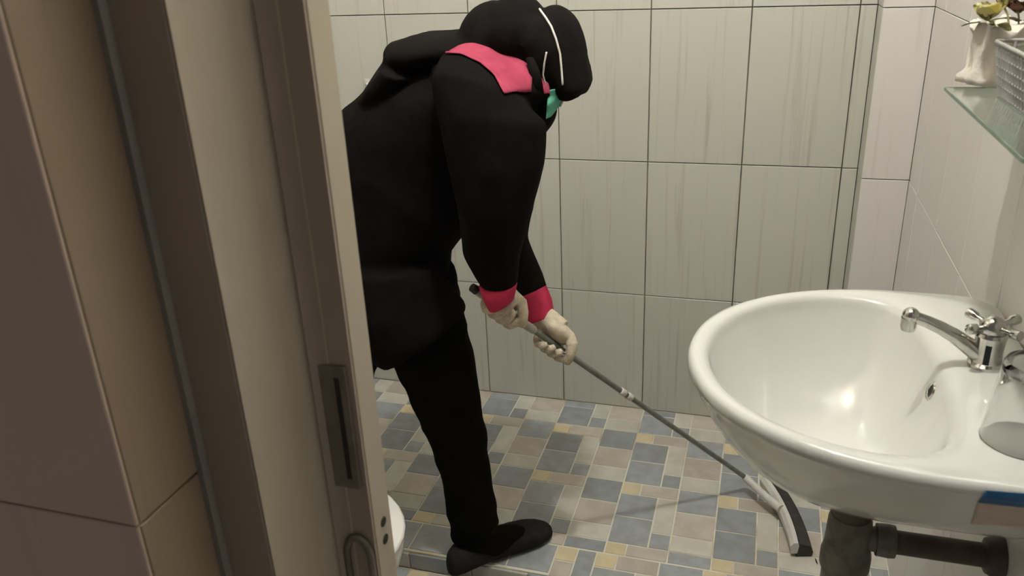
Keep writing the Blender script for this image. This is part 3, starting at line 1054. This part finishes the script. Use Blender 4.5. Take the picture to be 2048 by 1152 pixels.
tube(bm, [SH_F, lerp(SH_F, EL_F, 0.5), EL_F, lerp(EL_F, WR_F, 0.4), WR_F], [0.040, 0.032, 0.024, 0.021, 0.016], 14)
KN_N, AN_N = at(892, 800, -0.765), at(950, 1050, -0.775)
HP_N = at(810, 560, -0.79)
tube(bm, [PELV, HP_N, lerp(HP_N, KN_N, 0.5), KN_N, lerp(KN_N, AN_N, 0.35), AN_N], [0.09, 0.075, 0.062, 0.047, 0.045, 0.030], 16)
HP_F = at(735, 560, -0.68)
KN_F = V((0.135, -0.66, 0.44)); AN_F = V((-0.02, -0.66, 0.075))
tube(bm, [PELV, HP_F, lerp(HP_F, KN_F, 0.5), KN_F, lerp(KN_F, AN_F, 0.35), AN_F], [0.09, 0.075, 0.062, 0.047, 0.045, 0.030], 16)
# feet
TOE = V((0.600, -0.655, 0.030)); HEEL = V((0.438, -0.822, 0.030))
tube(bm, [AN_N, lerp(HEEL, TOE, 0.15), lerp(HEEL, TOE, 0.55), lerp(HEEL, TOE, 0.92)], [0.030, 0.026, 0.022, 0.016], 14)
TOE2, HEEL2 = V((0.115, -0.62, 0.030)), V((-0.10, -0.67, 0.030))
tube(bm, [AN_F, lerp(HEEL2, TOE2, 0.15), lerp(HEEL2, TOE2, 0.55), lerp(HEEL2, TOE2, 0.92)], [0.030, 0.026, 0.022, 0.016], 14)
# hands inside the gloves
for w, c in ((WR_N, TOP_P - PD * 0.065), (WR_F, HAND_P)):
    tube(bm, [w, lerp(w, c, 0.55)], [0.018, 0.014], 12)
me = fuse(bm, 0.007, 4)
person = tag(obj('person', me, 'skin', None, smooth=180),
             'person in black with pink trim bending forward, face mask on, holding a floor squeegee', 'person')

# --- trousers
bm = bmesh.new()
px_tube(bm, [((735, 520), (905, 540), -0.77, 0.085), ((752, 620), (915, 605), -0.77, 0.085), ((775, 685), (930, 655), -0.77, 0.08),
             ((797, 728), (943, 712), -0.77, 0.075), ((832, 808), (958, 790), -0.768, 0.068), ((861, 872), (968, 858), -0.77, 0.062),
             ((880, 930), (976, 920), -0.772, 0.058), ((891, 985), (984, 975), -0.775, 0.054), ((900, 1035), (990, 1025), -0.778, 0.050), ((906, 1078), (999, 1053), -0.78, 0.048)])
tube(bm, [HP_F, lerp(HP_F, KN_F, 0.5), KN_F, lerp(KN_F, AN_F, 0.4), AN_F], [0.095, 0.082, 0.066, 0.062, 0.050], 20)
tube(bm, [HP_F, PELV, HP_N], [0.09, 0.1, 0.09], 16)
me = fuse(bm, 0.006, 5, wrinkle=0.004, wscale=11, wstretch=(1, 1, 1.6))
adopt(obj('trousers', me, 'trouser', smooth=180), person)

# --- shoes
for k, (hl, te) in enumerate(((HEEL, TOE), (HEEL2, TOE2))):
    d = (te - hl); d.z = 0
    L = d.length; d.normalize()
    s = V((-d.y, d.x, 0))
    c0 = V((hl.x, hl.y, 0.0)) - d * 0.022
    LL = L + 0.046
    rs = []
    for f, w, h in ((0.0, 0.014, 0.040), (0.03, 0.026, 0.055), (0.10, 0.034, 0.066), (0.22, 0.036, 0.070), (0.38, 0.037, 0.066), (0.52, 0.041, 0.060), (0.66, 0.045, 0.053), (0.80, 0.044, 0.047), (0.90, 0.037, 0.041), (0.97, 0.024, 0.034), (1.0, 0.010, 0.026)):
        c = c0 + d * (LL * f) + s * (0.008 * math.sin(math.pi * f))
        ring = []
        for j in range(20):
            t = 2 * math.pi * j / 20
            z = h / 2 + h / 2 * (abs(math.sin(t)) ** 0.75) * (1 if math.sin(t) > 0 else -1)
            ring.append(c + s * (w * (abs(math.cos(t)) ** 0.8) * (1 if math.cos(t) > 0 else -1)) + V((0, 0, z + 0.0005)))
        rs.append(ring)
    bm = bmesh.new()
    rings(bm, rs, True)
    sh = adopt(obj('shoe', fuse(bm, 0.005, 3), 'shoe', smooth=180), person)
    # sock over the instep
    bm = bmesh.new()
    an = AN_N if k == 0 else AN_F
    tube(bm, [an + V((0, 0, 0.03)), lerp(an, c0 + d * LL * 0.30, 0.5) + V((0, 0, 0.02)), c0 + d * LL * 0.42 + V((0, 0, 0.046)), c0 + d * LL * 0.66 + V((0, 0, 0.036)), c0 + d * LL * 0.74 + V((0, 0, 0.034))], [0.046, 0.043, 0.037, 0.028, 0.016], 18)
    adopt(obj('sock', fuse(bm, 0.006, 4), 'trouser', smooth=180), person)

# --- jacket with tunic skirt, sleeves
bm = bmesh.new()
px_tube(bm, [((690, 672), (905, 640), YB, 0.150), ((655, 628), (912, 612), YB, 0.155), ((625, 560), (893, 548), YB, 0.150), ((612, 455), (900, 500), YB, 0.145),
             ((640, 330), (962, 428), YB, 0.135), ((688, 222), (985, 330), YB, 0.130), ((758, 150), (1030, 262), YB, 0.120), ((850, 125), (1070, 225), YB, 0.105), ((930, 120), (1086, 190), YB, 0.080)])
# hanging skirt panel over the thigh (lower back corner)
px_tube(bm, [((660, 520), (885, 530), YB - 0.04, 0.12), ((690, 620), (905, 600), YB - 0.05, 0.125), ((725, 684), (923, 626), YB - 0.05, 0.12), ((782, 722), (921, 636), YB - 0.05, 0.11)])
# near sleeve
px_tube(bm, [((880, 118), (1000, 165), YN + 0.03, 0.045), ((868, 160), (1052, 205), YN + 0.01, 0.075), ((880, 230), (1090, 245), YN, 0.082), ((900, 330), (1085, 330), YN - 0.01, 0.078),
             ((918, 410), (1068, 415), YN - 0.01, 0.072), ((928, 475), (1050, 480), YN, 0.060), ((934, 512), (1040, 522), YN, 0.054), ((948, 548), (1036, 556), YN, 0.046), ((961, 572), (1031, 574), YN, 0.040)])
# far sleeve
px_tube(bm, [((940, 150), (1080, 190), YB + 0.08, 0.07), ((955, 250), (1092, 250), YB + 0.09, 0.075), ((960, 340), (1080, 335), YB + 0.09, 0.068), ((975, 430), (1060, 425), YB + 0.08, 0.058),
             ((990, 480), (1053, 474), YB + 0.065, 0.052), ((1008, 540), (1074, 526), YB + 0.045, 0.046), ((1032, 602), (1091, 578), YB + 0.03, 0.042)])
# near shoulder under the pink panel
px_tube(bm, [((880, 112), (890, 175), YB - 0.04, 0.05), ((925, 88), (940, 200), YB - 0.045, 0.082), ((990, 86), (1000, 215), YB - 0.045, 0.088), ((1045, 113), (1052, 220), YB - 0.04, 0.085), ((1086, 145), (1090, 215), YB - 0.02, 0.065)])
# breast fold under the chin
blob(bm, at(1055, 225, YB), (0.055, 0.10, 0.055))
me = fuse(bm, 0.0065, 6, wrinkle=0.006, wscale=9, wstretch=(1.3, 1, 0.8))
jacket = adopt(obj('jacket', me, 'fabric', smooth=180), person)
jb = bvh_of(me)
o = patch('shoulder_panel', jb, [(880, 108), (922, 110), (958, 128), (985, 152), (1006, 189)], [(885, 92), (940, 80), (1000, 84), (1050, 112), (1062, 150), (1060, 183)], 'pink', None, 0.0045)
adopt(o, person); o['label'] = 'hot pink shoulder panel of the black jacket'
o = patch('chest_panel', jb, [(1078, 140), (1082, 160), (1087, 187)], [(1088, 145), (1094, 160), (1099, 186)], 'pink', None, 0.0025, nu=5)
adopt(o, person); o['label'] = 'hot pink chest panel'
# cuffs
bm = bmesh.new()
px_tube(bm, [((958, 566), (1034, 568), YN, 0.036), ((967, 588), (1031, 580), YN, 0.042), ((982, 618), (1026, 602), YN, 0.037)])
o = adopt(obj('cuff', fuse(bm, 0.004, 2), 'cuff', smooth=180), person); o['label'] = 'hot pink ribbed sleeve cuff'
bm = bmesh.new()
px_tube(bm, [((1030, 594), (1090, 572), YB + 0.033, 0.042), ((1043, 622), (1101, 600), YB + 0.027, 0.043), ((1057, 648), (1106, 630), YB + 0.02, 0.040)])
o = adopt(obj('cuff', fuse(bm, 0.004, 2), 'cuff', smooth=180), person); o['label'] = 'hot pink ribbed sleeve cuff'


# --- gloves: a fist of five fingers closed round the pole
def fist(c, wrist, wdir, flip, long_=1.0):
    d = -PD
    w = (wdir - d * wdir.dot(d)).normalized()
    e2 = d.cross(w) * flip
    bm = bmesh.new()
    blob(bm, c + w * 0.027 + e2 * 0.004, (0.020, 0.030, 0.044), (w, e2, d), 20)
    tube(bm, [wrist, lerp(wrist, c + w * 0.03, 0.5), c + w * 0.030], [0.027, 0.027, 0.026], 16)
    P = lambda off, phi, rho: c + d * off + (w * math.cos(phi) + e2 * math.sin(phi)) * rho
    # fingers: knuckle at the side of the palm, round the pole, tip tucked back against the palm
    for i, (off, rr, end) in enumerate(((0.034, 0.0088, 250), (0.0125, 0.0094, 262), (-0.009, 0.0090, 255), (-0.029, 0.0078, 238))):
        a = [math.radians(x) for x in (10, 45, 80, 118, 155, 195, end * 0.9, end)]
        rho = [0.034, 0.034, 0.029, 0.022, 0.0195, 0.0180, 0.0175, 0.0172]
        tube(bm, [P(off + 0.002 * math.sin(k), a[k], rho[k]) for k in range(8)], [rr * 0.9, rr * 1.08, rr, rr * 1.05, rr, rr, rr * 0.92, rr * 0.6], 12)
    # thumb leaves the side of the palm near its base and closes over the fingers
    a = [math.radians(x) for x in (-20, -55, -90, -125, -150)]
    tube(bm, [P(0.012 + 0.009 * k, a[k], (0.034, 0.031, 0.026, 0.023, 0.022)[k]) for k in range(5)], [0.013, 0.0125, 0.0105, 0.0098, 0.006], 12)
    return fuse(bm, 0.0028, 2, factor=0.4)


o = adopt(obj('glove', fist(TOP_P - PD * 0.076, at(1003, 600, YN), V((-0.15, 0.65, 0.6)), -1), 'glove', smooth=180), person)
o = adopt(obj('glove', fist(HAND_P + PD * 0.004, at(1082, 632, YB + 0.02), V((-0.05, 0.15, 1.0)), -1), 'glove', smooth=180), person)

# --- headscarf: hood, brim, and the drape over nape and shoulders
bm = bmesh.new()
blob(bm, at(1006, 78, YB + 0.01), (0.080, 0.088, 0.068), None, 28)
blob(bm, at(1036, 66, YB), (0.056, 0.092, 0.064), None, 28)
blob(bm, at(1110, 104, YB), (0.058, 0.090, 0.079), None, 28)
blob(bm, at(1066, 112, YB + 0.01), (0.070, 0.085, 0.064), None, 24)
blob(bm, at(1088, 84, YB), (0.055, 0.085, 0.052), None, 24)
px_tube(bm, [((1085, 60), (1150, 62), YB, 0.07), ((1088, 110), (1172, 110), YB, 0.084), ((1096, 145), (1176, 142), YB, 0.082), ((1108, 172), (1181, 168), YB, 0.076), ((1128, 191), (1174, 186), YB, 0.06)])
# nape roll and cape
px_tube(bm, [((788, 92), (800, 140), YB + 0.01, 0.05), ((797, 78), (830, 150), YB + 0.01, 0.10), ((838, 64), (880, 135), YB + 0.01, 0.112), ((900, 62), (940, 125), YB + 0.01, 0.100), ((960, 66), (1010, 130), YB + 0.01, 0.095)])
px_tube(bm, [((735, 186), (772, 212), YB, 0.075), ((762, 152), (828, 190), YB, 0.112), ((788, 116), (868, 150), YB, 0.118)])
me = fuse(bm, 0.0055, 3, wrinkle=0.005, wscale=13, wstretch=(1, 1, 1))
adopt(obj('headscarf', me, 'hijab', smooth=180), person)
hb = bvh_of(me)
bm = bmesh.new()
px_tube(bm, [((1052, 118), (1068, 116), YB - 0.085, 0.008), ((1058, 145), (1080, 142), YB - 0.095, 0.008), ((1059, 175), (1086, 170), YB - 0.095, 0.008), ((1058, 192), (1086, 192), YB - 0.085, 0.008)], 12)
adopt(obj('scarf_end', bm, 'hijab', smooth=180), person)

# --- face mask with its straps
mc = at(1112, 206, YB - 0.045)
bm = bmesh.new()
g = []
nu, nv = 12, 10
ctr = HEAD_C + face_n * 0.016 - up_n * 0.052
pts_px = None
L1, L2 = [(1094, 176), (1090, 205), (1088, 238), ], [(1133, 172), (1128, 205), (1104, 232)]
P0 = lambda x, y, dy: at(x, y, YB - 0.085 + dy)
cols = 9
for i in range(nu + 1):
    f = i / nu
    a = (lerp(1096, 1092, f), lerp(182, 238, f))
    b = (lerp(1134, 1102, f ** 1.5), lerp(173, 234, f))
    row = []
    for j in range(cols + 1):
        s = j / cols
        row.append(P0(lerp(a[0], b[0], s), lerp(a[1], b[1], s), 0.055 * s * s + 0.01 * math.sin(3 * math.pi * f) * 0.3))
    # the far half wraps round the chin
    for j in range(1, 6):
        s = j / 5
        row.append(row[cols] + V((-0.015 * s * s, 0.075 * s, 0.004 * s)))
    g.append([bm.verts.new(p) for p in row])
for i in range(nu):
    for j in range(len(g[0]) - 1):
        bm.faces.new((g[i][j], g[i + 1][j], g[i + 1][j + 1], g[i][j + 1]))
bmesh.ops.recalc_face_normals(bm, faces=bm.faces)
bmesh.ops.solidify(bm, geom=list(bm.faces), thickness=0.0014)
fm = adopt(obj('face_mask', bm, 'mask', smooth=180), person)
fm['label'] = 'green disposable face mask'


def strap(px, base):
    pts = []
    for x, y in px:
        d = ray(x, y).normalized()
        h = base.ray_cast(CAM, d)
        pts.append(h[0] - d * 0.002 if h[0] is not None else None)
    pts = [p for p in pts if p is not None]
    return pts


def dense(pl, n=6):
    out = []
    for a, b in zip(pl, pl[1:]):
        out += [(lerp(a[0], b[0], k / n), lerp(a[1], b[1], k / n)) for k in range(n)]
    return out + [pl[-1]]


e = P0(1126, 178, 0.045)
bm = bmesh.new(); tube(bm, strap(dense([(1079, 18), (1092, 36), (1102, 52), (1112, 78), (1120, 108), (1123, 140), (1125, 168)]), hb) + [e], 0.0019, 7)
o = obj('strap', bm, 'white_cloth', smooth=180); o.parent = fm
bm = bmesh.new(); tube(bm, strap(dense([(1093, 104), (1089, 125), (1086, 150)], 5), hb) + [P0(1095, 184, 0.0)], 0.0016, 7)
o = obj('strap', bm, 'white_cloth', smooth=180); o.parent = fm
bm = bmesh.new(); tube(bm, [P0(1134, 173, 0.054), P0(1128, 195, 0.05), P0(1120, 213, 0.05)], [0.0028, 0.0035, 0.002], 8)
o = obj('nose_edge', bm, 'white_cloth', smooth=180); o.parent = fm
